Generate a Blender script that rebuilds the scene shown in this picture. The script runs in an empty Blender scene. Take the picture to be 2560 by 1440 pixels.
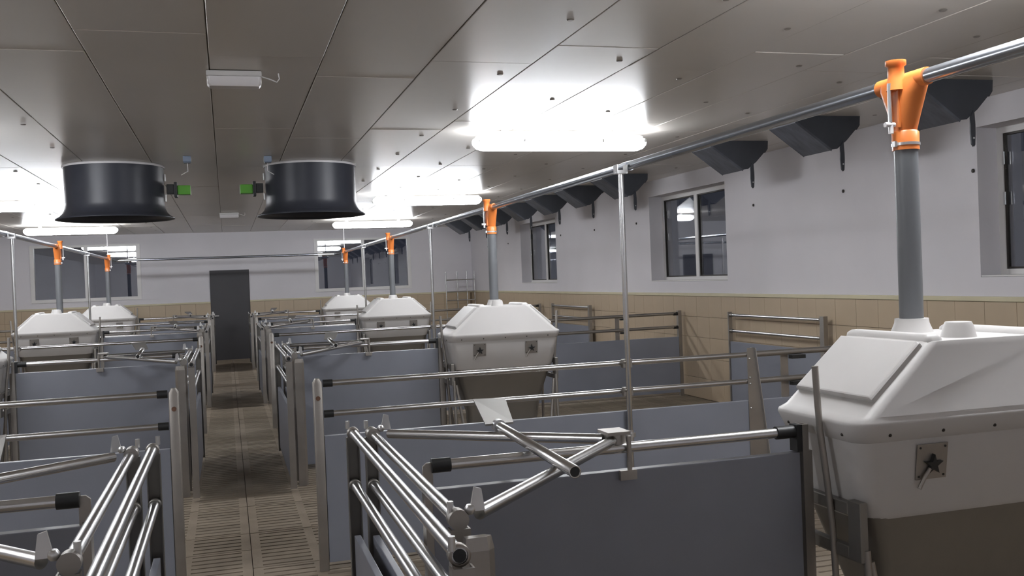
import bpy, bmesh, math, random
from mathutils import Vector, Matrix
random.seed(7)
C = bpy.context.scene.collection
PI = math.pi

# ------------------------------------------------------------------ camera
def cam_axes(yaw, pitch, roll):
    f = Vector((math.sin(yaw)*math.cos(pitch), math.cos(yaw)*math.cos(pitch), -math.sin(pitch)))
    r = Vector((math.cos(yaw), -math.sin(yaw), 0)); u = r.cross(f)
    return r*math.cos(roll)-u*math.sin(roll), r*math.sin(roll)+u*math.cos(roll), f
cam_data = bpy.data.cameras.new('camera'); cam = bpy.data.objects.new('camera', cam_data); C.objects.link(cam)
r_, u_, f_ = cam_axes(.2894, .0120, .0389)
M = Matrix((r_, u_, -f_)).transposed().to_4x4(); M.translation = Vector((0, 0, 1.6)); cam.matrix_world = M
cam_data.sensor_width = 36; cam_data.lens = 36*2395.2/2560; cam_data.clip_start = .05; cam_data.clip_end = 200
bpy.context.scene.camera = cam
# ------------------------------------------------------------------ light and exposure
LAMP_STRENGTH = 21.0
NEAR_LAMP = 1.2
world = bpy.data.worlds.new('night'); bpy.context.scene.world = world; world.use_nodes = True
world.node_tree.nodes['Background'].inputs[0].default_value = (.010, .011, .016, 1)
world.node_tree.nodes['Background'].inputs[1].default_value = 1.0
vs = bpy.context.scene.view_settings
vs.view_transform = 'Standard'; vs.look = 'None'; vs.gamma = 1; vs.exposure = 1.22; vs.use_curve_mapping = False

# ------------------------------------------------------------------ materials
def mat(name, col, rough=.5, metal=0., var=.08, scale=6., bump=0., bscale=40., emit=0., ecol=None, spec=.5, stretch=None, col2=None, coat=0.):
    m = bpy.data.materials.new(name); m.use_nodes = True
    nt = m.node_tree; b = nt.nodes['Principled BSDF']
    b.inputs['Roughness'].default_value = rough; b.inputs['Metallic'].default_value = metal
    b.inputs['Specular IOR Level'].default_value = spec
    b.inputs['Coat Weight'].default_value = coat; b.inputs['Coat Roughness'].default_value = .15
    tc = nt.nodes.new('ShaderNodeTexCoord'); mp = nt.nodes.new('ShaderNodeMapping')
    nt.links.new(tc.outputs['Object'], mp.inputs[0])
    if stretch: mp.inputs['Scale'].default_value = stretch
    n = nt.nodes.new('ShaderNodeTexNoise'); n.inputs['Scale'].default_value = scale; n.inputs['Detail'].default_value = 5
    nt.links.new(mp.outputs[0], n.inputs['Vector'])
    rp = nt.nodes.new('ShaderNodeValToRGB'); rp.color_ramp.elements[0].position = .3; rp.color_ramp.elements[1].position = .7
    c2 = col2 or tuple(max(0, c*(1-2*var)) for c in col)
    rp.color_ramp.elements[0].color = (*c2, 1); rp.color_ramp.elements[1].color = (*col, 1)
    nt.links.new(n.outputs['Fac'], rp.inputs[0]); nt.links.new(rp.outputs[0], b.inputs['Base Color'])
    if bump:
        n2 = nt.nodes.new('ShaderNodeTexNoise'); n2.inputs['Scale'].default_value = bscale; n2.inputs['Detail'].default_value = 3
        nt.links.new(mp.outputs[0], n2.inputs['Vector'])
        bp = nt.nodes.new('ShaderNodeBump'); bp.inputs['Strength'].default_value = bump; bp.inputs['Distance'].default_value = .01
        nt.links.new(n2.outputs['Fac'], bp.inputs['Height']); nt.links.new(bp.outputs[0], b.inputs['Normal'])
    if emit:
        b.inputs['Emission Color'].default_value = (*(ecol or col), 1); b.inputs['Emission Strength'].default_value = emit
    return m
MT = {
 'galv': mat('galvanised_tube', (.66, .66, .66), .27, 1., .06, 9, .04, 30),
 'steel': mat('stainless_profile', (.40, .375, .345), .42, .85, .08, 5),
 'brightsteel': mat('bright_steel', (.70, .70, .70), .35, .9, .06, 9),
 'dullsteel': mat('brushed_hopper_steel', (.27, .256, .236), .45, .75, .08, 3),
 'pvc': mat('grey_pvc_board', (.235, .248, .290), .38, 0, .05, 2.5, .02, 12),
 'white': mat('white_polyethylene', (.56, .547, .535), .38, 0, .02, 3, .02, 14),
 'orange': mat('orange_plastic', (.74, .215, .05), .35, 0, .04, 8),
 'black': mat('black_plastic', (.018, .019, .02), .45, 0, .05, 8),
 'drop': mat('grey_drop_tube', (.15, .158, .168), .36, .05, .05, 4),
 'feed': mat('feed_pipe_steel', (.50, .54, .60), .24, .95, .05, 4),
 'tile': mat('tan_glazed_tile', (.53, .425, .30), .30, 0, .07, 1.3),
 'grout': mat('tile_backing', (.20, .15, .10), .9),
 'trim': mat('cream_edge_profile', (.60, .55, .38), .5, 0, .04, 4),
 'wall': mat('white_render', (.70, .685, .715), .85, 0, .03, 1.2, .05, 60),
 'board': mat('cream_ceiling_board', (.64, .605, .555), .30, 0, .04, .8, .03, 8),
 'gap': mat('ceiling_joint', (.26, .235, .20), .9),
 'floor': mat('slatted_concrete', (.30, .245, .185), .8, 0, .17, 3.5, .15, 60),
 'pit': mat('slurry_pit', (.03, .025, .02), .8),
 'fan': mat('black_fan_casing', (.045, .049, .064), .38, 0, .08, 3),
 'green': mat('green_plastic', (.10, .36, .03), .4, 0, .05, 6),
 'inlet': mat('black_inlet_housing', (.055, .060, .072), .5, 0, .10, 5),
 'flap': mat('grey_inlet_flap', (.115, .125, .15), .45, 0, .22, 7, stretch=(1, 3, 1)),
 'frame': mat('white_window_frame', (.72, .71, .70), .4, 0, .02, 3),
 'door': mat('dark_grey_door', (.060, .058, .064), .5, 0, .05, 2),
 'lamp': mat('lit_lamp_diffuser', (1, 1, 1), .4, 0, 0, 3, emit=LAMP_STRENGTH, ecol=(.93, .955, 1.)),
 'lamp_near': mat('lit_lamp_diffuser_end_bay', (1, 1, 1), .4, 0, 0, 3, emit=LAMP_STRENGTH*NEAR_LAMP, ecol=(.93, .955, 1.)),
 'housing': mat('lamp_housing', (.66, .65, .64), .5, 0, .03, 4),
 'lens': mat('unlit_lamp_lens', (.78, .76, .77), .25, 0, .02, 4),
 'blue': mat('blue_grey_box', (.22, .27, .36), .5),
 'rust': mat('brown_fitting', (.16, .08, .05), .7, 0, .1, 9),
 'screw': mat('dark_screw', (.05, .045, .04), .5, .5),
}
def glass_mat():
    m = bpy.data.materials.new('window_glass'); m.use_nodes = True
    b = m.node_tree.nodes['Principled BSDF']
    b.inputs['Base Color'].default_value = (.9, .92, .95, 1); b.inputs['Roughness'].default_value = .01
    b.inputs['Transmission Weight'].default_value = 1.; b.inputs['IOR'].default_value = 2.0
    return m
MT['glass'] = glass_mat()

# ------------------------------------------------------------------ mesh builder
class MB:
    def __init__(s): s.v = []; s.f = []; s.sm = []
    def add(s, vs, fs, smooth=False):
        o = len(s.v); s.v += [tuple(v) for v in vs]
        for f in fs: s.f.append([i+o for i in f]); s.sm.append(smooth)
        return s
    def box(s, x0, x1, y0, y1, z0, z1):
        vs = [(x, y, z) for x in (x0, x1) for y in (y0, y1) for z in (z0, z1)]
        return s.add(vs, [(0, 1, 3, 2), (4, 6, 7, 5), (0, 4, 5, 1), (2, 3, 7, 6), (0, 2, 6, 4), (1, 5, 7, 3)])
    def tube(s, p0, p1, r, n=14, r1=None, caps=True):
        p0 = Vector(p0); p1 = Vector(p1); r1 = r if r1 is None else r1
        d = (p1-p0).normalized(); a = Vector((0, 0, 1)) if abs(d.z) < .9 else Vector((1, 0, 0))
        e = d.cross(a).normalized(); g = d.cross(e)
        vs = []
        for p, rr in ((p0, r), (p1, r1)):
            for i in range(n):
                t = 2*PI*i/n; vs.append(p+e*(rr*math.cos(t))+g*(rr*math.sin(t)))
        s.add(vs, [(i, i+n, (i+1) % n+n, (i+1) % n) for i in range(n)], True)
        if caps:
            s.add(vs[:n], [tuple(range(n))]); s.add(vs[n:], [tuple(reversed(range(n)))])
        return s
    def path(s, pts, r, n=10):
        pts = [Vector(p) for p in pts]; rings = []; pe = None
        for k, p in enumerate(pts):
            d = ((pts[min(k+1, len(pts)-1)]-pts[max(k-1, 0)])).normalized()
            if pe is None:
                a = Vector((0, 0, 1)) if abs(d.z) < .9 else Vector((1, 0, 0)); e = d.cross(a).normalized()
            else: e = (pe-d*pe.dot(d)).normalized()
            pe = e; g = d.cross(e)
            rings.append([p+e*(r*math.cos(2*PI*i/n))+g*(r*math.sin(2*PI*i/n)) for i in range(n)])
        return s.loft(rings)
    def loft(s, rings, caps=True, smooth=True):
        n = len(rings[0]); vs = [v for rg in rings for v in rg]; fs = []
        for k in range(len(rings)-1):
            for i in range(n):
                j = (i+1) % n; fs.append((k*n+i, k*n+j, (k+1)*n+j, (k+1)*n+i))
        s.add(vs, fs, smooth)
        if caps: s.add(rings[0], [tuple(reversed(range(n)))]); s.add(rings[-1], [tuple(range(n))])
        return s
    def prism(s, poly, axis, a, b):
        def P(q, t): return (q[0], t, q[1]) if axis == 'y' else ((t, q[0], q[1]) if axis == 'x' else (q[0], q[1], t))
        n = len(poly); vs = [P(q, a) for q in poly]+[P(q, b) for q in poly]
        return s.add(vs, [tuple(range(n)), tuple(reversed(range(n, 2*n)))]+[(i, (i+1) % n, (i+1) % n+n, i+n) for i in range(n)])
    def ball(s, c, r, sq=(1, 1, 1)):
        rings = []; c = Vector(c)
        for k in range(1, 5):
            t = PI*k/5
            rings.append([c+Vector((r*sq[0]*math.sin(t)*math.cos(2*PI*i/8), r*sq[1]*math.sin(t)*math.sin(2*PI*i/8), r*sq[2]*math.cos(t))) for i in range(8)])
        return s.loft(rings)
    def mesh(s, name, material, bevel=0., seg=2):
        me = bpy.data.meshes.new(name); me.from_pydata(s.v, [], s.f)
        me.polygons.foreach_set('use_smooth', s.sm); me.materials.append(material)
        bm = bmesh.new(); bm.from_mesh(me)
        if bevel:
            bmesh.ops.remove_doubles(bm, verts=bm.verts, dist=1e-5)
            bmesh.ops.bevel(bm, geom=[e for e in bm.edges if e.is_manifold and e.calc_face_angle(0) > .5], offset=bevel, segments=seg, affect='EDGES', profile=.7, clamp_overlap=True)
        bmesh.ops.recalc_face_normals(bm, faces=bm.faces); bm.to_mesh(me); bm.free()
        return me
    def build(s, name, material, parent=None, loc=(0, 0, 0), bevel=0., seg=2):
        o = bpy.data.objects.new(name, s.mesh(name, material, bevel, seg)); C.objects.link(o); o.location = loc
        if parent: o.parent = parent
        return o
def rrect(hx, hy, r, z, n=4, cx=0, cy=0):
    pts = []
    for (sx, sy, a0) in ((1, 1, 0), (-1, 1, PI/2), (-1, -1, PI), (1, -1, 1.5*PI)):
        for i in range(n+1):
            t = a0+PI/2*i/n
            pts.append(Vector((cx+sx*(hx-r)+r*math.cos(t), cy+sy*(hy-r)+r*math.sin(t), z)))
    return pts
def ring(c, r, z, n=20):
    return [Vector((c[0]+r*math.cos(2*PI*i/n), c[1]+r*math.sin(2*PI*i/n), z)) for i in range(n)]
def tag(o, label=None, cat=None, group=None, kind=None):
    if label: o['label'] = label
    if cat: o['category'] = cat
    if group: o['group'] = group
    if kind: o['kind'] = kind
    return o
def empty(name, loc, label=None, cat=None, group=None, kind=None):
    o = bpy.data.objects.new(name, None); C.objects.link(o); o.location = loc; o.empty_display_size = .1
    return tag(o, label, cat, group, kind)
def copy_tree(o, parent=None):
    c = o.copy(); C.objects.link(c)
    if parent: c.parent = parent
    for ch in [x for x in o.children]: copy_tree(ch, c)
    return c
def place(proto, loc, mirror, label, first):
    o = proto if first else copy_tree(proto)
    o.location = loc; o.scale = (-1 if mirror else 1, 1, 1); o['label'] = label
    return o

# ------------------------------------------------------------------ room shell
XR, XL, YF, YB, ZC = 5.586, -5.42, 22.04, -.80, 2.82
XM = .08            # centre line of the aisle
WZ0, WZ1 = 1.455, 2.61
wins_r = [(3.98, 6.06), (9.96, 12.04), (15.95, 18.04)]
def S(name, mb, m, parent=None, **k):
    o = mb.build(name, m, parent, **k)
    if parent is None: o['kind'] = 'structure'
    return o
# right wall with window openings
T = .34
mb = MB(); mb.box(XR, XR+T, YB, YF+.3, -.6, WZ0); mb.box(XR, XR+T, YB, YF+.3, WZ1, ZC+.2)
ys = [YB]+[v for w in wins_r for v in w]+[YF+.3]
for i in range(0, len(ys), 2): mb.box(XR, XR+T, ys[i], ys[i+1], WZ0, WZ1)
wall_right = S('wall_right', mb, MT['wall'])
wins_f = [(-3.86, -1.80), (1.98, 4.08)]
FZ0, FZ1 = 1.49, 2.57
mb = MB(); xs = [XL-.3, wins_f[0][0], wins_f[0][1], -.345, .49, wins_f[1][0], wins_f[1][1], XR]
for a, b in ((xs[0], xs[1]), (xs[2], xs[3]), (xs[4], xs[5]), (xs[6], xs[7])): mb.box(a, b, YF, YF+.3, -.6, ZC+.2)
for a, b in wins_f: mb.box(a, b, YF, YF+.3, -.6, FZ0); mb.box(a, b, YF, YF+.3, FZ1, ZC+.2)
mb.box(-.345, .49, YF, YF+.3, 1.985, ZC+.2); mb.box(-.345, .49, YF, YF+.3, -.6, -.01)
wall_far = S('wall_far', mb, MT['wall'])
wall_left = S('wall_left', MB().box(XL-.3, XL, YB, YF, -.6, ZC+.2), MT['wall'])
wall_back = S('wall_back', MB().box(XL-.3, XR+T, YB-.2, YB, -.6, ZC+.2), MT['wall'])
# wainscot: glazed tiles as parts
TW, TH, Z0T = .314, .252, .006
backing = MB().box(XR-.008, XR, YB, YF, 0, 1.268).build('tile_backing', MT['grout'], wall_right)
tile_m = MB().box(-.006, .006, .0015, TW-.0015, .0015, TH-.0015).mesh('tile', MT['tile'], .0012, 1)
def tiles(parent, n, rows, fn):
    for i in range(n):
        for j in range(rows):
            o = bpy.data.objects.new('tile', tile_m); C.objects.link(o); o.parent = parent
            fn(o, i, j)
def fr(o, i, j): o.location = (XR-.012+random.uniform(-.0008, .0008), YF-.01-(i+1)*TW, Z0T+j*TH)
tiles(wall_right, 58, 5, fr)
mb = MB()
for i in range(58, 79):
    for j in range(5): mb.box(XR-.018, XR-.007, YF-.01-(i+1)*TW+.0015, YF-.01-i*TW-.0015, Z0T+j*TH+.0015, Z0T+(j+1)*TH-.0015)
tag(mb.build('tile', MT['tile'], wall_right), kind='stuff')
MB().box(XL, XR-.02, YF-.008, YF, 0, 1.268)
for a, b in ((XL, -.345), (.49, XR)):
    MB().box(a, b, YF-.008, YF, 0, 1.268).build('tile_backing', MT['grout'], wall_far)
def ff(x0):
    def g(o, i, j): o.rotation_euler = (0, 0, -PI/2); o.location = (x0+i*TW, YF-.012, Z0T+j*TH)
    return g
tiles(wall_far, 16, 5, ff(-.345-16*TW)); tiles(wall_far, 16, 5, ff(.49))
mb = MB()
for j in range(5):
    for i in range(79): mb.box(XL+.004, XL+.014, YB+i*TW+.0015, YB+(i+1)*TW-.0015, Z0T+j*TH+.0015, Z0T+(j+1)*TH-.0015)
MB().box(XL, XL+.006, YB, YF, 0, 1.268).build('tile_backing', MT['grout'], wall_left)
tag(mb.build('tile', MT['tile'], wall_left), kind='stuff')
S('trim_right', MB().box(XR-.026, XR, YB, YF, 1.268, 1.306), MT['trim'], bevel=.006)
S('trim_far_left', MB().box(XL, -.345, YF-.024, YF, 1.268, 1.306), MT['trim'], bevel=.006)
S('trim_far_right', MB().box(.49, XR, YF-.024, YF, 1.268, 1.306), MT['trim'], bevel=.006)
S('trim_left', MB().box(XL, XL+.026, YB, YF, 1.268, 1.306), MT['trim'], bevel=.006)

# ceiling boards
ceiling = S('ceiling', MB().box(XL-.3, XR+T, YB-.2, YF+.3, ZC+.012, ZC+.2), MT['gap'])
board_m = MB().box(.0028, .5912, .0028, 2.4172, 0, .012).mesh('ceiling_board', MT['board'], .003, 1)
cut = {}
wash = MB()
nb = 0
x0 = 1.146-.594*12
k = 0
while x0+.594*k < XR:
    bx = x0+.594*k
    off = [5.25, 4.82][k % 2] if k not in (11,) else 5.72
    y = off-2.42*4
    while y < YF:
        a, b = max(y, YB), min(y+2.42, YF)
        xa, xb = max(bx, XL), min(bx+.594, XR)
        if b-a > .02 and xb-xa > .02:
            full = (b-a > 2.41 and xb-xa > .59)
            if full: me = board_m
            else: me = MB().box(.0028, xb-xa-.0028, .0028, b-a-.0028, 0, .012).mesh('ceiling_board', MT['board'], .003, 1)
            o = bpy.data.objects.new('ceiling_board', me); C.objects.link(o); o.parent = ceiling
            o.location = (xa, a, ZC+random.uniform(-.0012, .001)); o.rotation_euler = (random.uniform(-.0008, .0008), 0, 0); nb += 1
            for q in (.30, 1.49):
                if full and not (-1.3 < bx < 1.1): wash.loft([ring((xb-.11, y+q), .020, ZC-.001, 10), ring((xb-.11, y+q), .014, ZC-.006, 10)])
        y += 2.42
    k += 1
tag(wash.build('fixing_washer', MT['steel'], ceiling), kind='stuff')

# floor: slatted concrete elements over a dark pit
floor = S('floor', MB().box(XL-.3, XR+T, YB-.2, YF+.3, -.62, -.55), MT['pit'])
def slab_mesh(L, W=.400, ng=8, ns=5, dep=.10):
    g = .002; slot_w, rib = .019, .055
    xsl = [g]; pitch = (L-2*g-rib)/ng
    for i in range(ng): xsl += [g+rib+i*pitch, g+(i+1)*pitch]
    xsl.append(L-g)
    ysl = [g]; py = (W-2*g)/ns
    for i in range(ns): ysl += [g+py*(i+.5)-slot_w/2, g+py*(i+.5)+slot_w/2]
    ysl.append(W-g)
    m = MB(); nx, ny = len(xsl), len(ysl)
    for i in range(nx-1):
        for j in range(ny-1):
            x0, x1, y0, y1 = xsl[i], xsl[i+1], ysl[j], ysl[j+1]
            if i % 2 == 1 and j % 2 == 1:
                m.add([(x0, y0, 0), (x1, y0, 0), (x1, y1, 0), (x0, y1, 0), (x0, y0, -dep), (x1, y0, -dep), (x1, y1, -dep), (x0, y1, -dep)],
                      [(0, 1, 5, 4), (1, 2, 6, 5), (2, 3, 7, 6), (3, 0, 4, 7)])
            else: m.add([(x0, y0, 0), (x1, y0, 0), (x1, y1, 0), (x0, y1, 0)], [(0, 1, 2, 3)])
    a, b, c, d = xsl[0], xsl[-1], ysl[0], ysl[-1]
    m.add([(a, c, 0), (b, c, 0), (b, d, 0), (a, d, 0), (a, c, -dep), (b, c, -dep), (b, d, -dep), (a, d, -dep)],
          [(0, 1, 5, 4), (1, 2, 6, 5), (2, 3, 7, 6), (3, 0, 4, 7)])
    me = bpy.data.meshes.new('floor_slab'); me.from_pydata(m.v, [], m.f); me.materials.append(MT['floor'])
    return me
LS = (XR-.0-XM)/2
sm = slab_mesh(LS)
n = 0
rows = int((YF-1.3)/.4)+1
for r in range(rows):
    y = YF-.4*(r+1)
    for c in range(4):
        xx = XM+LS*(c-2)
        o = bpy.data.objects.new('floor_slab', sm); C.objects.link(o); o.parent = floor
        o.location = (xx, y, random.uniform(-.002, .002)); n += 1
mb = MB().box(XL-.05, XR, YB, y-.002, -.1, 0)
tag(mb.build('floor_slab', MT['floor'], floor), kind='stuff')

# windows
def window_r(idx, y0, y1, tilt):
    g = XR+.19
    fr = MB(); w = .055
    fr.box(g, g+.07, y0, y1, WZ0, WZ0+w); fr.box(g, g+.07, y0, y1, WZ1-w, WZ1)
    fr.box(g, g+.07, y0, y0+w, WZ0+w, WZ1-w); fr.box(g, g+.07, y1-w, y1, WZ0+w, WZ1-w)
    ym = (y0+y1)/2+.05
    fr.box(g-.004, g+.074, ym-.038, ym+.038, WZ0+w, WZ1-w)
    o = tag(fr.build('window_%d' % idx, MT['frame']), kind='structure')
    for a, b in ((y0+w, ym-.038), (ym+.038, y1-w)):
        sash = MB(); s = .016; z0, z1 = WZ0+w, WZ1-w
        sash.box(g+.01, g+.045, a, a+s, z0, z1); sash.box(g+.01, g+.045, b-s, b, z0, z1)
        sash.box(g+.01, g+.045, a+s, b-s, z0, z0+s); sash.box(g+.01, g+.045, a+s, b-s, z1-s, z1)
        sh = sash.build('sash', MT['screw'], o)
        MB().box(g+.022, g+.028, a+s, b-s, z0+s, z1-s).build('pane', MT['glass'], sh)
        MB().box(g+.038, g+.044, a+s, b-s, z0+s, z1-s).build('pane', MT['glass'], sh)
    MB().box(XR+.003, g, y0+.002, y1-.002, WZ0+.002, WZ0+.014).build('window_sill', MT['frame'], o)
    for k, zz in enumerate((WZ0+.55, WZ0+.86)):
        MB().box(g-.012, g, y1-w-.022, y1-w-.004, zz, zz+.10).build('hinge', MT['brightsteel'], o, bevel=.003)
    return o
for i, (a, b) in enumerate(wins_r): window_r(i+1, a, b, i == 2)
def window_f(idx, x0, x1):
    fr = MB(); w = .075; y = YF-.02
    fr.box(x0-.05, x1+.05, y, y+.07, FZ0-.07, FZ0); fr.box(x0-.05, x1+.05, y, y+.07, FZ1, FZ1+.05)
    fr.box(x0-.05, x0+.03, y, y+.07, FZ0, FZ1); fr.box(x1-.03, x1+.05, y, y+.07, FZ0, FZ1)
    xm = (x0+x1)/2
    fr.box(xm-.035, xm+.035, y, y+.07, FZ0, FZ1)
    o = tag(fr.build('window_%d' % idx, MT['frame']), kind='structure')
    for a, b in ((x0+.03, xm-.035), (xm+.035, x1-.03)):
        MB().box(a, b, y+.03, y+.036, FZ0, FZ1).build('pane', MT['glass'], o)
        MB().box(a, b, y+.052, y+.058, FZ0, FZ1).build('pane', MT['glass'], o)
    return o
window_f(4, *wins_f[0]); window_f(5, *wins_f[1])
# ground and boundary outside the windows (dark yard at night)
tag(MB().box(XR+T, 30, -20, 60, -.7, -.6).build('yard_ground', MT['pit']), kind='structure')
# door
d = tag(MB().box(-.335, .48, YF-.015, YF+.04, .012, 1.975).build('door_1', MT['door'], bevel=.004), kind='structure')
MB().box(-.345, -.335, YF-.02, YF+.05, 0, 1.985).box(.48, .49, YF-.02, YF+.05, 0, 1.985).box(-.335, .48, YF-.02, YF+.05, 1.975, 1.985).build('door_frame', MT['door'], d)
h = MB().box(-.325, -.285, YF-.024, YF-.014, .83, 1.08).build('door_handle', MT['frame'], d, bevel=.003)
MB().tube((-.305, YF-.02, .985), (-.305, YF-.07, .985), .011).tube((-.305, YF-.066, .985), (-.18, YF-.066, .985), .011).build('lever', MT['frame'], h)
MB().box(-.345, .49, YF-.06, YF-.004, 0, .010).build('door_sill', MT['floor'], d)

# ------------------------------------------------------------------ ceiling lamps
def lamp_proto(lm, nm):
    root = empty('ceiling_lamp', (0, 0, 0), cat='lamp', group='lit fluorescent ceiling lamps')
    MB().loft([rrect(.74, .045, .03, .036, 5), rrect(.745, .050, .03, .045, 5), rrect(.73, .035, .025, .056, 5)]).build('housing', MT['housing'], root)
    MB().loft([rrect(.70, .035, .03, -.070, 6), rrect(.74, .062, .045, -.056, 6), rrect(.765, .078, .05, -.025, 6), rrect(.772, .082, .055, .000, 6), rrect(.765, .074, .05, .022, 6), rrect(.745, .052, .04, .035, 6)]).build('diffuser', lm, root)
    for sx in (-.5, .5): MB().box(sx-.03, sx+.03, -.02, .02, .056, .098).build('bracket', MT['brightsteel'], root)
    for sx in (-.74, -.35, .35, .74):
        for sy in (-1, 1): MB().box(sx-.010, sx+.010, sy*.083-.003, sy*.083+.003, -.008, .018).build('clip', MT['brightsteel'], root)
    return root
ZL = ZC-.098-.002
p1 = lamp_proto(MT['lamp'], '')
ordn = ['nearest', 'second', 'third', 'farthest']
spots = []
for i, y in enumerate((7.66, 13.25, 18.55)):
    for side in (0, 1): spots.append((2.765 if side == 0 else -2.60, y, side, i))
nm = {(0, 0): 'nearest fully visible lit ceiling lamp, large and central, above the nearest steel pole',
      (0, 1): 'second lit ceiling lamp of the right row, just right of the right-hand black fan duct',
      (0, 2): 'farthest lit ceiling lamp of the right row, in front of the right far-wall window',
      (1, 0): 'lit ceiling lamp of the left row nearest the camera, cut by the left picture edge',
      (1, 1): 'lit ceiling lamp half hidden behind the left side of the left black fan duct',
      (1, 2): 'farthest lit ceiling lamp of the left row, in front of the left far-wall window'}
for q, (x, y, s, i) in enumerate(spots): place(p1, (x, y, ZL), False, nm[(s, i)], q == 0)
pn = lamp_proto(MT['lamp_near'], '')
place(pn, (2.765, 2.74, ZL), False, 'lit ceiling lamp beyond the top right corner, over the nearest white hopper', True)
place(pn, (-2.60, 2.74, ZL), False, 'lit ceiling lamp of the left row beside the viewer, outside the frame', False)

# emergency lamps over the aisle
em = empty('emergency_lamp', (0, 0, 0), cat='lamp', group='small unlit lamps over the aisle')
MB().box(-.15, .15, -.06, .06, -.030, 0).build('housing', MT['housing'], em, bevel=.008)
MB().loft([rrect(.135, .045, .02, -.085), rrect(.148, .058, .02, -.07), rrect(.148, .058, .02, -.031)]).build('lens', MT['lens'], em)
MB().path([(.15, 0, -.02), (.20, .0, -.035), (.235, 0, -.05), (.25, 0, -.03), (.245, 0, 0)], .004, 6).build('cable', MT['lens'], em)
em.location = (.09, 5.66, ZC-.003); em['label'] = 'small unlit box lamp with a hanging cable loop on the near ceiling above the aisle'
e2 = copy_tree(em); e2.location = (.09, 16.3, ZC-.003); e2['label'] = 'small unlit box lamp on the far ceiling between the two black fan ducts'

# ------------------------------------------------------------------ fans
fan = empty('exhaust_fan', (0, 0, 0), cat='fan', group='black fan ducts under the ceiling')
N = 40
prof = [(.462, ZC-.004), (.462, ZC-.02), (.455, ZC-.022), (.452, 2.44), (.458, 2.40), (.475, 2.36), (.505, 2.33), (.540, 2.312), (.542, 2.300)]
rings = [ring((0, 0), r, z, N) for r, z in prof]
inner = [ring((0, 0), r-.012, z, N) for r, z in reversed(prof)]
MB().loft([ring((0, 0), .452, ZC-.021, N), *[ring((0, 0), r, z, N) for r, z in prof[3:]], *[ring((0, 0), r-.012, z+.004, N) for r, z in reversed(prof[3:])], ring((0, 0), .43, ZC-.021, N)], caps=False).build('duct', MT['fan'], fan)
MB().loft([ring((0, 0), .464, ZC-.024, N), ring((0, 0), .466, ZC-.003, N), ring((0, 0), .44, ZC-.003, N), ring((0, 0), .44, ZC-.024, N), ring((0, 0), .464, ZC-.024, N)], caps=False).build('collar', MT['lens'], fan)
act = MB().box(.475, .545, -.06, .06, 2.545, 2.635).build('actuator_bracket', MT['black'], fan, bevel=.006)
MB().box(.546, .575, -.075, .075, 2.51, 2.655).build('actuator_plate', MT['black'], act, bevel=.004)
MB().box(.576, .70, -.055, .055, 2.535, 2.625).build('actuator', MT['green'], fan, bevel=.008)
for zz in (2.50, 2.70): MB().box(.455, .470, -.02, .02, zz-.03, zz+.04).build('clip', MT['brightsteel'], fan, bevel=.003)
for k in range(5):
    a = k*2*PI/5
    bl = MB(); nrm = Vector((-math.sin(a), math.cos(a), 0)); rad = Vector((math.cos(a), math.sin(a), 0))
    vs = []
    for t, w, tw in ((.06, .05, .6), (.25, .09, .45), (.41, .11, .3)):
        for sgn in (-1, 1):
            p = rad*t+nrm*(sgn*w*math.cos(tw))+Vector((0, 0, 2.60+sgn*w*math.sin(tw))); vs += [p, p+Vector((0, 0, .006))]
    bl.add(vs, [(0, 4, 6, 2), (4, 8, 10, 6), (1, 3, 7, 5), (5, 7, 11, 9), (0, 1, 5, 4), (4, 5, 9, 8), (2, 6, 7, 3), (6, 10, 11, 7), (0, 2, 3, 1), (8, 9, 11, 10)])
    bl.build('blade', MT['fan'], fan)
MB().tube((0, 0, 2.54), (0, 0, 2.70), .075, 16).build('motor', MT['fan'], fan)
MB().tube((-.44, 0, 2.69), (.44, 0, 2.69), .012).build('motor_strut', MT['fan'], fan)
place(fan, (-1.0, 10.03, 0), False, 'left black fan duct with a green actuator on its right side', True)
place(fan, (.87, 10.0, 0), True, 'right black fan duct with a green actuator on its left side', False)
for x, lb in ((-.30, 'small blue-grey junction box on the ceiling right of the left fan duct'), (.42, 'small blue-grey junction box on the ceiling at the left edge of the right fan duct')):
    jb = empty('junction_box', (x, 9.30, ZC-.003), lb, 'junction box')
    MB().box(-.035, .035, -.05, .05, -.05, 0).build('box', MT['blue'], jb, bevel=.006)
    MB().box(-.03, .03, -.045, .045, -.058, -.051).build('box_lid', MT['blue'], jb, bevel=.003)
    sx = -1 if x < 0 else 1
    MB().path([(0, .03, -.05), (-sx*-.0, .12, -.12), (sx*.06, .16, -.15)], .004, 6).build('cable', MT['lens'], jb)

# ------------------------------------------------------------------ ceiling air inlets by the right wall
inl = empty('air_inlet', (0, 0, 0), cat='air inlet', group='black air inlets along the right wall')
poly = [(-.30, 0), (.30, 0), (.295, -.07), (.268, -.105), (.255, -.105), (.165, -.195), (.075, -.262), (.025, -.268), (-.30, -.040)]
MB().prism(poly, 'y', 0, .385).build('housing', MT['inlet'], inl, bevel=.004, seg=1)
dx, dz = (.025+.30), (-.268+.040); L_ = math.hypot(dx, dz); nx_, nz_ = dz/L_, -dx/L_
fl = MB().prism([(-.305, -.044), (.022, -.273), (.022+nx_*.012, -.273+nz_*.012), (-.305+nx_*.012, -.044+nz_*.012)], 'y', -.002, .387)
fl.build('flap', MT['flap'], inl, bevel=.003, seg=1)
st = MB().prism([(.10, -.255), (.128, -.205), (.134, -.30), (.134, -.36), (.128, -.44), (.118, -.452), (.104, -.435), (.098, -.36), (.100, -.31)], 'y', -.012, -.001)
st.build('lever_strap', MT['inlet'], inl, bevel=.002, seg=1)
MB().tube((.118, -.016, -.395), (.118, -.0, -.395), .007, 8).build('bolt', MT['brightsteel'], inl)
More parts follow.
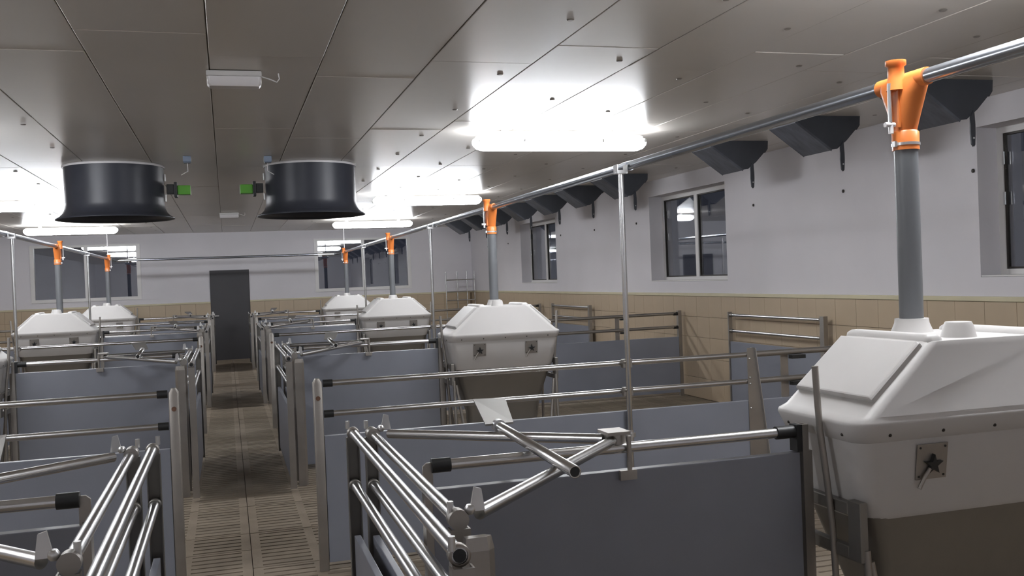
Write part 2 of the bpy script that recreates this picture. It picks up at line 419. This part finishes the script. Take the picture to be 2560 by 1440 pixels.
yi = [5.36, 6.80, 8.21, 10.98, 12.40, 13.80, 15.22, 16.65, 18.05, 19.45]
lab = ['nearest black air inlet, behind the orange outlet of the nearest drop tube', 'second black air inlet from the camera along the right wall',
       'third black air inlet from the camera, just above the middle right-wall window', 'black air inlet crossed by the top of the nearest steel pole',
       'fifth black air inlet, first one left of the nearest steel pole', 'sixth black air inlet, above the right edge of the far side-wall window',
       'seventh black air inlet, above the left edge of the far side-wall window', 'eighth black air inlet, partly behind the second orange outlet of the right row',
       'ninth black air inlet, just left of the second orange outlet', 'farthest black air inlet of the row, near the room corner']
for i, y in enumerate(yi): place(inl, (4.79, y, ZC-.006), False, lab[i], i == 0)
for i, y in enumerate(yi):
    if True:
        w = MB().ball((0, 0, 0), .018, (.5, 1, 1)).build('wall_plug', MT['screw'])
        w.location = (XR-.004, (y+.02)*9.311/8.21, 2.28); tag(w, 'dark round plug in the white right wall below the ' + ['nearest', 'second', 'third', 'fourth', 'fifth', 'sixth', 'seventh', 'eighth', 'ninth', 'farthest'][i] + ' air inlet', 'wall plug', 'dark plugs in the right wall')

# ------------------------------------------------------------------ feed pipes
LM = 5.67
XP, ZP = 2.382, 2.247
XPL = -2.185
for x, lb in ((XP, 'long steel feed pipe under the ceiling along the right row of hoppers'), (XPL, 'long steel feed pipe under the ceiling along the left row of hoppers')):
    r = empty('feed_pipe', (x, 10, 0), lb, 'feed pipe')
    MB().tube((0, -10.78, ZP), (0, 10.45, ZP), .0262, 20).build('pipe', MT['feed'], r)
    for i in range(4):
        for dy in (-.0, 2.5):
            yy = 5.43+LM*i-10+dy-.0
            if yy < 10.4 and dy == 0: MB().tube((0, yy-.05, ZP), (0, yy+.05, ZP), .0295, 20).build('pipe_coupling', MT['feed'], r)
    s = 1 if x > 0 else -1
    MB().path([(0, 10.44, ZP), (0, 10.55, ZP), (-s*.05, 10.62, ZP-.01), (-s*.16, 10.64, ZP-.02)], .0262, 12).build('pipe_bend', MT['feed'], r)
r = empty('feed_pipe', (0, 20.62, 0), 'thin steel feed pipe crossing the room in front of the far wall', 'feed pipe')
MB().tube((XPL+.16, 0.02, ZP-.022), (XP-.16, .02, ZP-.022), .024, 16).build('pipe', MT['feed'], r)
MB().tube((XPL+.10, 0.02, ZP-.022), (XPL+.36, .02, ZP-.022), .030, 16).build('pipe_coupling', MT['brightsteel'], r)
MB().tube((XP-.50, 0.02, ZP-.022), (XP-.16, .02, ZP-.022), .030, 16).build('pipe_coupling', MT['brightsteel'], r)

# drop tubes with orange outlets
dp = empty('feed_drop_tube', (0, 0, 0), cat='drop tube', group='grey drop tubes with orange outlets')
MB().tube((0, 0, 1.345), (0, 0, 2.05), .0415, 24).build('tube', MT['drop'], dp)
out = MB().loft([ring((0, 0), .047, 2.002, 20), ring((0, 0), .047, 2.066, 20), ring((0, 0), .041, 2.072, 20)]).loft(
    [rrect(.040, .040, .0395, 2.072, 4), rrect(.041, .056, .036, 2.12, 4), rrect(.042, .086, .034, 2.195, 4), rrect(.040, .102, .034, 2.225, 4), rrect(.034, .104, .03, 2.250, 4)])
out = out.build('outlet', MT['orange'], dp)
MB().tube((0, -.125, ZP), (0, .125, ZP), .0315, 20).build('outlet_sleeve', MT['orange'], out)
MB().loft([ring((-.040, -.01), .036, 2.215, 16), ring((-.040, -.01), .029, 2.255, 16), ring((-.040, -.01), .028, 2.30, 16), ring((-.040, -.01), .036, 2.306, 16), ring((-.040, -.01), .036, 2.322, 16)]).build('slide_knob', MT['orange'], out)
MB().box(-.047, -.038, -.028, -.016, 2.08, 2.22).box(-.047, -.038, .016, .028, 2.08, 2.22).build('outlet_rib', MT['orange'], out, bevel=.002)
MB().loft([ring((0, 0), .0495, 2.018, 20), ring((0, 0), .0495, 2.028, 20)]).box(-.058, -.046, -.014, .002, 2.013, 2.033).build('hose_clamp', MT['brightsteel'], dp)
MB().tube((-.072, -.012, 2.085), (-.072, -.012, 2.24), .0075, 8).build('shut_off_rod', MT['brightsteel'], dp)
MB().tube((-.095, -.012, 2.092), (-.055, -.012, 2.092), .009, 8).tube((-.07, -.012, 2.06), (-.07, -.012, 2.09), .009, 8).build('rod_handle', MT['lens'], dp)
YD = 2.925
drops = []
for i in range(4): drops.append((XP, YD+LM*i, 0, i))
for i in (2, 3): drops.append((XPL, YD+LM*i, 1, i))
dl = {(0, 0): 'nearest drop tube with orange outlet, tall and thick in the right foreground', (0, 1): 'second drop tube with orange outlet in the right row, in front of the room corner',
      (0, 2): 'third drop tube with orange outlet in the right row, before the right far window', (0, 3): 'farthest drop tube with orange outlet in the right row',
      (1, 2): 'drop tube with orange outlet nearest in the left row, before the left far window', (1, 3): 'farther of the two drop tubes with orange outlets in the left row'}
for q, (x, y, s, i) in enumerate(drops): place(dp, (x, y, 0), s == 1, dl[(s, i)], q == 0)
for x, lb in ((XP, 'thin white hanger rod above the farthest orange outlet on the right'), (XPL, 'thin white hanger rod above the farthest orange outlet on the left')):
    hr = empty('hanger_rod', (x, YD+LM*3+.17, 0), lb, 'hanger rod')
    MB().tube((0, 0, ZP+.02), (0, 0, ZC-.004), .009, 8).build('rod', MT['lens'], hr)
    MB().loft([ring((0, 0), .03, ZC-.010, 12), ring((0, 0), .03, ZC-.004, 12)]).build('ceiling_plate', MT['lens'], hr)

# ------------------------------------------------------------------ feed hoppers
def feeder_proto():
    r = empty('feed_hopper', (0, 0, 0), cat='feed hopper', group='white pig feed hoppers between the pens')
    lid = MB().loft([rrect(.500, .218, .055, 1.036, 5), rrect(.508, .226, .06, 1.040, 5), rrect(.526, .243, .06, 1.092, 5), rrect(.520, .241, .055, 1.104, 5),
                     rrect(.49, .234, .05, 1.118, 5), rrect(.255, .226, .04, 1.325, 5), rrect(.235, .220, .04, 1.342, 5)])
    lid = lid.build('lid', MT['white'], r)
    for s in (-1, 1):
        # raised panel on the sloping end
        def P(t, y, off):
            x = .503+(.248-.503)*t; z = 1.106+(1.332-1.106)*t
            L = math.hypot(.255, .226); nx, nz = .226/L, .255/L
            return Vector((s*(x+nx*off), y, z+nz*off))
        pts = []
        m = MB()
        rg = []
        for off, gr in ((-.01, 0), (.010, 0), (.017, .010)):
            rg.append([P(.25+gr, -.208+gr, off), P(1.0-gr*.3, -.205+gr, off), P(1.0-gr*.3, .205-gr, off), P(.25+gr, .208-gr, off)])
        m.loft(rg, smooth=False); m.build('end_panel', MT['white'], lid, bevel=.006)
        MB().loft([rrect(.035, .215, .02, 1.335, 4, s*.20), rrect(.032, .212, .02, 1.352, 4, s*.20), rrect(.020, .20, .015, 1.362, 4, s*.20)]).build('lid_ridge', MT['white'], lid)
    MB().loft([ring((-.03, -.12), .058, 1.335), ring((-.03, -.12), .047, 1.380), ring((-.03, -.12), .041, 1.392)]).build('lid_cap', MT['white'], lid)
    MB().loft([ring((.022, .17), .078, 1.330), ring((.022, .17), .060, 1.375), ring((.022, .17), .058, 1.392)]).build('tube_collar', MT['white'], lid)
    for sy in (-1, 1):
        for k in range(5): MB().ball((-.40+.20*k, sy*.232, 1.060), .006).build('screw', MT['screw'], lid)
    for sx in (-1, 1):
        for yy in (-.15, .15): MB().ball((sx*.514, yy, 1.060), .006).build('screw', MT['screw'], lid)
    MB().loft([rrect(.400, .135, .07, .765, 5), rrect(.448, .180, .075, .776, 5), rrect(.463, .193, .07, .80, 5), rrect(.502, .220, .05, 1.037, 5)]).build('hopper_body', MT['white'], r)
    MB().loft([rrect(.315, .060, .03, .20, 4), rrect(.325, .080, .04, .40, 4), rrect(.438, .180, .06, .765, 4), rrect(.452, .186, .06, .79, 4)]).build('steel_hopper', MT['dullsteel'], r)
    def yfront(z): return -(.190+(.222-.190)*(z-.80)/(1.031-.80))
    ang = math.atan2(.032, .231)
    for cx in (-.235, .245):
        for sy in (-1, 1):
            cz = .962; yy = yfront(cz)
            pl = MB().box(-.058, .058, -.004, 0, -.058, .058).build('sight_plate', MT['steel'], r, bevel=.0015)
            pl.location = (cx, sy*(abs(yy)+.0015), cz); pl.rotation_euler = (ang if sy < 0 else -ang, 0, 0 if sy < 0 else PI)
            star = []
            for q in range(10):
                t = PI/2+q*PI/5; rr = .034 if q % 2 == 0 else .013
                star.append((rr*math.cos(t), rr*math.sin(t)-.008))
            MB().prism(star, 'y', -.018, -.004).build('star_knob', MT['black'], pl)
            MB().path([(-.012, -.012, -.02), (-.035, -.014, -.052), (-.052, -.016, -.082)], .0065, 8).build('stop_lever', MT['steel'], pl)
            for a in (-1, 1):
                for b in (-1, 1): MB().ball((a*.047, -.004, b*.047), .004).build('screw', MT['screw'], pl)
    # trough
    tr = MB().box(-.42, .42, -.27, .27, .004, .016)
    tr.box(-.42, .42, -.27, -.258, .016, .135).box(-.42, .42, .258, .27, .016, .135).box(-.42, -.408, -.258, .258, .016, .19).box(.408, .42, -.258, .258, .016, .19)
    tr.build('trough', MT['dullsteel'], r, bevel=.003, seg=1)
    MB().box(-.30, .30, -.035, .035, .05, .21).build('dosing_plate', MT['steel'], r)
    for s in (-1, 1):
        a_, b_ = sorted((s*.470, s*.498))
        MB().box(a_, b_, -.205, -.14, .66, .85).box(a_, b_, .14, .205, .66, .85).box(a_, b_, -.14, .14, .80, .84).box(a_, b_, -.14, .14, .66, .70).build('side_bracket', MT['dullsteel'], r, bevel=.003, seg=1)
        for sy in (-1, 1):
            MB().tube((s*.475, sy*.20, .70), (s*.475, sy*.235, .004), .0125, 10).build('leg', MT['steel'], r)
            MB().tube((s*.455, sy*.19, .66), (s*.385, sy*.235, .13), .0125, 10).build('brace', MT['steel'], r)
        MB().tube((s*.475, -.225, .25), (s*.475, .225, .25), .010, 10).build('cross_tube', MT['steel'], r)
        MB().path([(s*.548, -.065, 1.272), (s*.543, -.065, 1.16), (s*.537, -.065, 1.06), (s*.520, -.065, .92), (s*.503, -.065, .76), (s*.497, -.065, .60), (s*.492, -.065, .005)], .0112, 10).build('bent_bar', MT['steel'], r)
    return r
fd = feeder_proto()
YFd = 2.755; XF = 2.36; XFL = -2.205
fl = {(0, 0): 'largest white feed hopper, cut by the right edge in the foreground', (0, 1): 'second white feed hopper of the right row, behind the near two-rail fence',
      (0, 2): 'third white feed hopper of the right row, with its two sight plates showing', (0, 3): 'farthest white feed hopper of the right row, partly behind the third',
      (1, 1): 'white feed hopper at the left picture edge, only a corner showing', (1, 2): 'large white feed hopper on the left with two square sight plates', (1, 3): 'farthest white feed hopper of the left row, behind the larger one'}
sp = [(0, i) for i in range(4)]+[(1, i) for i in (1, 2, 3)]
for q, (s, i) in enumerate(sp): place(fd, (XF if s == 0 else XFL, YFd+LM*i, 0), s == 1, fl[(s, i)], q == 0)

# ------------------------------------------------------------------ pen fences
RT = .0168
bays = ['nearest', 'second', 'third', 'farthest']
def side(s): return 'right' if s == 0 else 'left'
def cap(m, x0, x1, y, z): return m.tube((x0, y, z), (x1, y, z), .0215, 14)
def channel(mb, x0, x1, y0, y1, z0, z1, t=.004, open_=1):
    # a folded steel channel: web plus two flanges
    mb.box(x0, x1, y0, y0+t, z0, z1)
    mb.box(x0, x0+t, y0+t, y1, z0, z1); mb.box(x1-t, x1, y0+t, y1, z0, z1)
    return mb
# single-rail fence from the aisle to the hopper
nf = empty('low_pen_fence', (0, 0, 0), cat='fence', group='single-rail fences running up to the hoppers')
X0, X1 = .553-1.2, 1.793-1.2
MB().box(X0, X1, -.0175, .0175, .045, .982).build('board', MT['pvc'], nf, bevel=.003)
MB().tube((X0+.06, 0, 1.050), (X1-.07, 0, 1.050), RT, 16).build('rail', MT['galv'], nf)
for a, b in ((X0+.005, X0+.062), (X1-.078, X1-.012)): cap(MB(), a, b, 0, 1.050).build('rail_end_cap', MT['black'], nf)
MB().prism([(X0-.022, .90), (X0+.008, .90), (X0+.008, 1.060), (X0-.01, 1.060), (X0-.022, 1.05)], 'y', -.004, .004).build('end_bracket', MT['steel'], nf)
channel(MB(), X0-.022, X0, -.024, .024, .0, .99).build('end_profile', MT['steel'], nf)
MB().box(X1-.012, X1+.008, -.022, .022, .985, 1.074).build('cap_bracket', MT['black'], nf)
channel(MB(), X1+.008, X1+.030, -.024, .024, 0, 1.074).build('post', MT['steel'], nf)
MB().box(X1+.031, X1+.050, -.012, .014, .10, .985).build('joint_strip', MT['steel'], nf)
YN = 2.78
lst = [(0, i) for i in range(4)]+[(1, i) for i in range(4)]
for q, (s, i) in enumerate(lst):
    x = 1.2 if s == 0 else 2*XM-1.2
    lb = '%s single-rail grey board fence %s of the aisle, ending at a hopper' % (bays[i], side(s))
    if (s, i) == (0, 0): lb = 'dark grey single-rail board fence in the foreground, left of the largest white hopper'
    if (s, i) == (1, 0): lb = 'single-rail grey fence in the bottom left corner, crossed by the left gate'
    place(nf, (x, YN+LM*i, 0), s == 1, lb, q == 0)

# two-rail fence from the aisle towards the wall
def mid_fence(xi):
    r = empty('two_rail_fence', (0, 0, 0), cat='fence', group='two-rail grey board fences across the pens')
    o = -.50
    MB().box(.032, 2.70, -.0175, .0175, .045, .752).build('board', MT['pvc'], r, bevel=.003)
    MB().box(2.75, 5.04, -.0175, .0175, .045, .752).build('board', MT['pvc'], r, bevel=.003)
    for z in (1.044, .873):
        MB().tube((.07, 0, z), (2.705, 0, z), RT, 16).build('rail', MT['galv'], r)
        MB().tube((2.76, .0, z), (5.0, .0, z+.004), RT*1.15, 16).build('rail', MT['steel'], r)
        cap(MB(), .035, .088, 0, z).build('rail_end_cap', MT['black'], r)
        cap(MB(), 4.97, 5.03, 0, z).build('rail_end_cap', MT['black'], r)
        MB().box(xi+.06, xi+.16, -.022, .022, z-.045, z-.022).build('rail_clip', MT['black'], r)
    MB().loft([rrect(.026, .024, .006, 0, 2, .004), rrect(.026, .024, .006, 1.05, 2, .004), rrect(.012, .018, .006, 1.074, 2, .004)]).build('post', MT['steel'], r)
    MB().tube((.004, -.030, .965), (.004, -.022, .965), .013, 10).build('post_bolt', MT['rust'], r)
    channel(MB(), 5.03, 5.075, -.026, .026, 0, 1.085).build('post', MT['steel'], r)
    # tapered splice post
    sp_ = MB().add([(2.692, -.024, 1.088), (2.742, -.024, 1.088), (2.868, -.024, .0), (2.692, -.024, 0), (2.692, -.020, 1.088), (2.742, -.020, 1.088), (2.868, -.020, 0), (2.692, -.020, 0)],
                   [(0, 1, 2, 3), (7, 6, 5, 4), (0, 4, 5, 1), (1, 5, 6, 2), (2, 6, 7, 3), (3, 7, 4, 0)])
    sp_.build('tapered_post', MT['steel'], r)
    MB().add([(2.740, -.045, 1.088), (2.744, -.045, 1.088), (2.870, -.045, 0), (2.866, -.045, 0), (2.740, .022, 1.088), (2.744, .022, 1.088), (2.870, .022, 0), (2.866, .022, 0)],
             [(0, 1, 2, 3), (7, 6, 5, 4), (0, 4, 5, 1), (1, 5, 6, 2), (2, 6, 7, 3), (3, 7, 4, 0)]).build('post_flange', MT['brightsteel'], r)
    for z in (1.02, .90, .86, .705, .30): MB().ball((2.706, -.026, z), .007).build('bolt', MT['brightsteel'], r)
    MB().box(xi, xi+.055, .020, .028, .10, 1.03).build('back_post', MT['steel'], r)
    return r
mfA = mid_fence(2.96); mfB = mid_fence(4.18)
mfA.location = (.458, 5.43, 0); mfA['label'] = 'nearest two-rail grey fence right of the aisle, with a tapered steel post'
first = True
for (s, i) in [(0, 1), (0, 2), (1, 0), (1, 1), (1, 2)]:
    x = .458 if s == 0 else -.29
    lb = {(0, 1): 'second two-rail grey fence right of the aisle, behind the second white hopper', (0, 2): 'third two-rail grey fence right of the aisle, far back before the right window',
          (1, 0): 'nearest two-rail grey fence left of the aisle, its black rail caps beside the aisle', (1, 1): 'second two-rail grey fence left of the aisle, before the left pair of hoppers',
          (1, 2): 'third two-rail grey fence left of the aisle, far back near the door'}[(s, i)]
    place(mfB, (x, 5.43+LM*i, 0), s == 1, lb, first); first = False

# ------------------------------------------------------------------ aisle gates
def gate(name, grp, y0, y1, brace):
    r = empty(name, (0, 0, 0), cat='gate', group=grp)
    for z in (1.030, .832):
        MB().tube((0, y0+.03, z), (0, y1-.03, z), RT, 16).build('rail', MT['galv'], r)
    MB().box(-.012, .012, y0+.01, y1-.05, .07, .645).build('board', MT['pvc'], r, bevel=.003)
    for y, nm_ in ((y1, 'end_channel'), (y0, 'end_channel')):
        m = MB(); sg = 1 if y == y1 else -1
        m.box(-.024, .024, y-.004, y, .03, 1.012); m.box(-.024, -.020, y-sg*.03, y, .03, 1.012); m.box(.020, .024, min(y-sg*.03, y), max(y-sg*.03, y), .03, 1.012)
        m.build(nm_, MT['dullsteel'] if y == y1 else MT['steel'], r)
    for zz in (1.030, .832): MB().tube((0, y0+.029, zz), (0, y0+.027, zz), .0140, 14).build('bore_shade', MT['black'], r)  # black discs stand in for the shade inside the hollow rail ends
    for y in (y0+.02, y1-.02):
        for zz, mm in ((1.030, 'steel'), (.832, 'dullsteel')):
            def cr(yy, rr): return [Vector((rr*math.cos(2*PI*i/16), yy, zz+rr*math.sin(2*PI*i/16))) for i in range(16)]
            yo = y+.018 if y < 0 else y-.018
            MB().loft([cr(yo-.012, .0172), cr(yo-.012, .0235), cr(yo+.012, .0235), cr(yo+.012, .0172)], caps=False).build('collar', MT[mm], r)
        MB().tube((-.018, y, 1.045), (-.018, y, 1.075), .008, 8).build('pin', MT['brightsteel'], r)
    return r
ga = gate('aisle_gate', 'two-rail gates lining the aisle', -.90, .90, False)
gb = gate('inner_gate', 'second gates standing behind the aisle gates', -.735, .735, False)
# brace frame: two diagonal bars meeting in a clamp on the fence rail
bf = empty('brace_frame', (0, 0, 0), cat='brace', group='V-shaped tube braces clamped on the fence rails')
A1 = Vector((.53-.5, 2.20-YN, 1.034)); A2 = Vector((.53-.5, 3.56-YN, 1.034)); A3 = Vector((1.155-.5, 2.80-YN, 1.075))
def off(a, b, t): return a+(b-a).normalized()*t
MB().tube(off(A1, A3, .04), A3, RT, 16).build('brace_tube', MT['galv'], bf)
MB().tube(off(A2, A3, .04), A3+Vector((-.03, .02, -.0)), RT, 16).build('brace_tube', MT['galv'], bf)
MB().loft([ring((A3.x, A3.y), .034, z, 12) for z in (1.035, 1.05)]+[ring((A3.x, A3.y), .030, 1.10, 12)]).box(A3.x-.045, A3.x+.03, A3.y-.05, A3.y+.04, 1.095, 1.105).build('clamp', MT['steel'], bf)
MB().tube((A3.x+.025, A3.y-.045, .96), (A3.x+.025, A3.y-.045, 1.09), .008, 8).box(A3.x-.01, A3.x+.045, A3.y-.055, A3.y-.040, .955, .985).build('clamp_bolt', MT['steel'], bf)
for P_, sgn in ((A1, -1), (A2, 1)):
    MB().tube(P_+Vector((-.03, sgn*.0-.014, 0)), P_+Vector((-.03, .014, 0)), .0245, 14).build('pivot_collar', MT['steel'], bf)
    MB().prism([(P_.x+.0, 1.05), (P_.x+.035, 1.05), (P_.x+.028, 1.10), (P_.x+.012, 1.105)], 'y', P_.y-.004, P_.y+.004).build('pivot_tab', MT['brightsteel'], bf, bevel=.001, seg=1)
    MB().ball(P_+Vector((.0, sgn*.0, .02)), .014).build('pivot_bolt', MT['brightsteel'], bf)
# bracket post carrying the near pivot
brk = MB().loft([[Vector((.02+.028*c, -.66+.018*s_, z)) for c, s_ in ((-1, -1), (1, -1), (1.6, 0), (1, 1), (-1, 1))] for z in (.0, .98)]+[[Vector((.02+.024*c, -.66+.012*s_, 1.01)) for c, s_ in ((-1, -1), (1, -1), (1.6, 0), (1, 1), (-1, 1))]], smooth=False)
brk.build('pivot_post', MT['steel'], bf)
# T handle lying on the fence rail
th = empty('latch_handle', (0, 0, 0), cat='latch handle', group='tube latch handles lying on the fence rails')
n_ = 18
P0 = Vector((0, -.45, 1.088)); P1 = Vector((.035, .43, 1.088))
rg = []
dd = (P1-P0).normalized(); ee = dd.cross(Vector((0, 0, 1))).normalized(); gg = dd.cross(ee)
def rr_(p, r): return [p+ee*(r*math.cos(2*PI*i/n_))+gg*(r*math.sin(2*PI*i/n_)) for i in range(n_)]
MB().loft([rr_(P0+dd*.05, .0135), rr_(P0, .0135), rr_(P0, .0168), rr_(P1, .0168)], caps=False).build('tube', MT['galv'], th)
MB().loft([rr_(P0+dd*.004, .0134), rr_(P0+dd*.006, .0134)]).build('bore_shade', MT['black'], th)  # shade of the open tube mouth, put in as a black disc
pm = MB().add([(-.015, .39, 1.092), (.085, .39, 1.092), (.150, .71, 1.135), (.035, .75, 1.135), (-.015, .39, 1.098), (.085, .39, 1.098), (.150, .71, 1.141), (.035, .75, 1.141)],
              [(0, 1, 2, 3), (7, 6, 5, 4), (0, 4, 5, 1), (1, 5, 6, 2), (2, 6, 7, 3), (3, 7, 4, 0)])
pm.build('latch_plate', MT['dullsteel'], th)
MB().tube(P1-dd*.05+Vector((0, 0, .0)), P1-dd*.02, .023, 14).build('plate_collar', MT['brightsteel'], th)
fi = True
for i in range(4):
    for s in (0, 1):
        def XX(x): return x if s == 0 else 2*XM-x
        ya = 2.79+LM*i; nn = bays[i]
        sd = side(s)
        foot = {0: 'in the %s foreground' % sd, 1: 'in the middle distance', 2: 'far back', 3: 'close to the far door'}[i]
        place(ga, (XX(.437), ya, 0), s == 1, '%s two-rail gate lining the aisle on its %s side, %s' % (nn, sd, foot), fi)
        place(gb, (XX(.503), 2.925+LM*i, 0), s == 1, '%s inner gate just %s of the aisle gate, %s' % (nn, sd, foot), fi)
        place(bf, (XX(.5), YN+LM*i, 0), s == 1, '%s V-shaped steel tube brace %s of the aisle, %s' % (nn, sd, foot), fi)
        place(th, (XX(.845), YN+LM*i, 0), s == 1, '%s tube handle with a flat plate %s of the aisle, %s' % (nn, sd, foot), fi)
        fi = False

# support poles between fence and feed pipe
pp = empty('support_pole', (0, 0, 0), cat='pole', group='thin steel poles carrying the feed pipes')
MB().tube((0, 0, 0.003), (0, 0, 2.205), .0165, 14).build('pole', MT['galv'], pp)
MB().tube((0, 0, .60), (0, 0, .625), .034, 14).tube((0, 0, .56), (0, 0, .64), .022, 14).build('collar', MT['brightsteel'], pp)
MB().box(-.030, .030, -.03, .03, 2.195, 2.216).box(-.034, -.029, -.03, .03, 2.196, 2.25).box(.029, .034, -.03, .03, 2.196, 2.25).build('pipe_saddle', MT['brightsteel'], pp)
for z in (1.044, .873): MB().box(-.030, .030, .0, .042, z-.026, z+.026).ball((-.022, -.006, z+.012), .008).build('rail_clamp', MT['steel'], pp, bevel=.003, seg=1)
MB().loft([rrect(.04, .04, .01, .002, 2), rrect(.04, .04, .01, .008, 2)]).build('foot_plate', MT['steel'], pp)
pl = {(0, 0): 'tall steel pole standing in the nearest two-rail fence on the right', (0, 1): 'steel pole under the right feed pipe between second and third hopper', (0, 2): 'far steel pole in front of the right far window',
      (1, 0): 'steel pole beyond the left picture edge under the left feed pipe', (1, 1): 'steel pole at the left picture edge under the left feed pipe', (1, 2): 'steel pole standing before the middle of the left far window'}
for q, (s, i) in enumerate([(0, 0), (0, 1), (0, 2), (1, 1), (1, 2)]):
    place(pp, (2.315 if s == 0 else -2.12, 5.375+LM*i, 0), s == 1, pl[(s, i)], q == 0)

# ------------------------------------------------------------------ gates parked along the right wall
wg = empty('wall_gate', (0, 0, 0), cat='gate', group='pen gates parked along the right wall')
for z in (1.065, .885):
    MB().tube((0, -.84, z), (0, .86, z), RT, 14).build('rail', MT['galv'], wg)
    for y in (-.855, .875): MB().tube((0, y-.03, z), (0, y+.03, z), .021, 12).build('rail_end_cap', MT['dullsteel'], wg)
MB().box(-.014, .014, -.88, .90, .05, .765).build('board', MT['pvc'], wg, bevel=.003)
MB().box(-.026, .020, -.915, -.888, .0, 1.10).box(-.026, -.020, -.888, -.85, 0, 1.10).build('post', MT['steel'], wg)
MB().box(-.024, .024, .905, .925, .0, 1.10).build('post', MT['steel'], wg)
wg.location = (5.49, 8.86, 0); wg['label'] = 'two-rail gate against the tan tiled wall, seen left of the largest white hopper'
w2 = copy_tree(wg); w2.location = (5.49, 15.05, 0); w2['label'] = 'two-rail gate against the tan tiled wall, seen just right of the second white hopper'

# ------------------------------------------------------------------ tall tube rack in the far right corner
rk = empty('tube_rack', (5.25, 21.55, 0), 'faint tall rack of thin steel tubes standing in the far right corner', 'rack')
for x in (-.41, -.13, .10, .28): MB().tube((x, 0 if x < -.2 else .06, .003), (x, 0 if x < -.2 else .06, 1.765), .013, 8).build('upright', MT['galv'], rk)
for z in (1.575, 1.30, 1.10, .90, .70, .45): MB().tube((-.41, .03, z), (.28, .03, z), .013, 8).build('rung', MT['galv'], rk)

def count():
    print('OBJECTS', len(bpy.data.objects), 'boards', nb, 'slabs', n)
count()
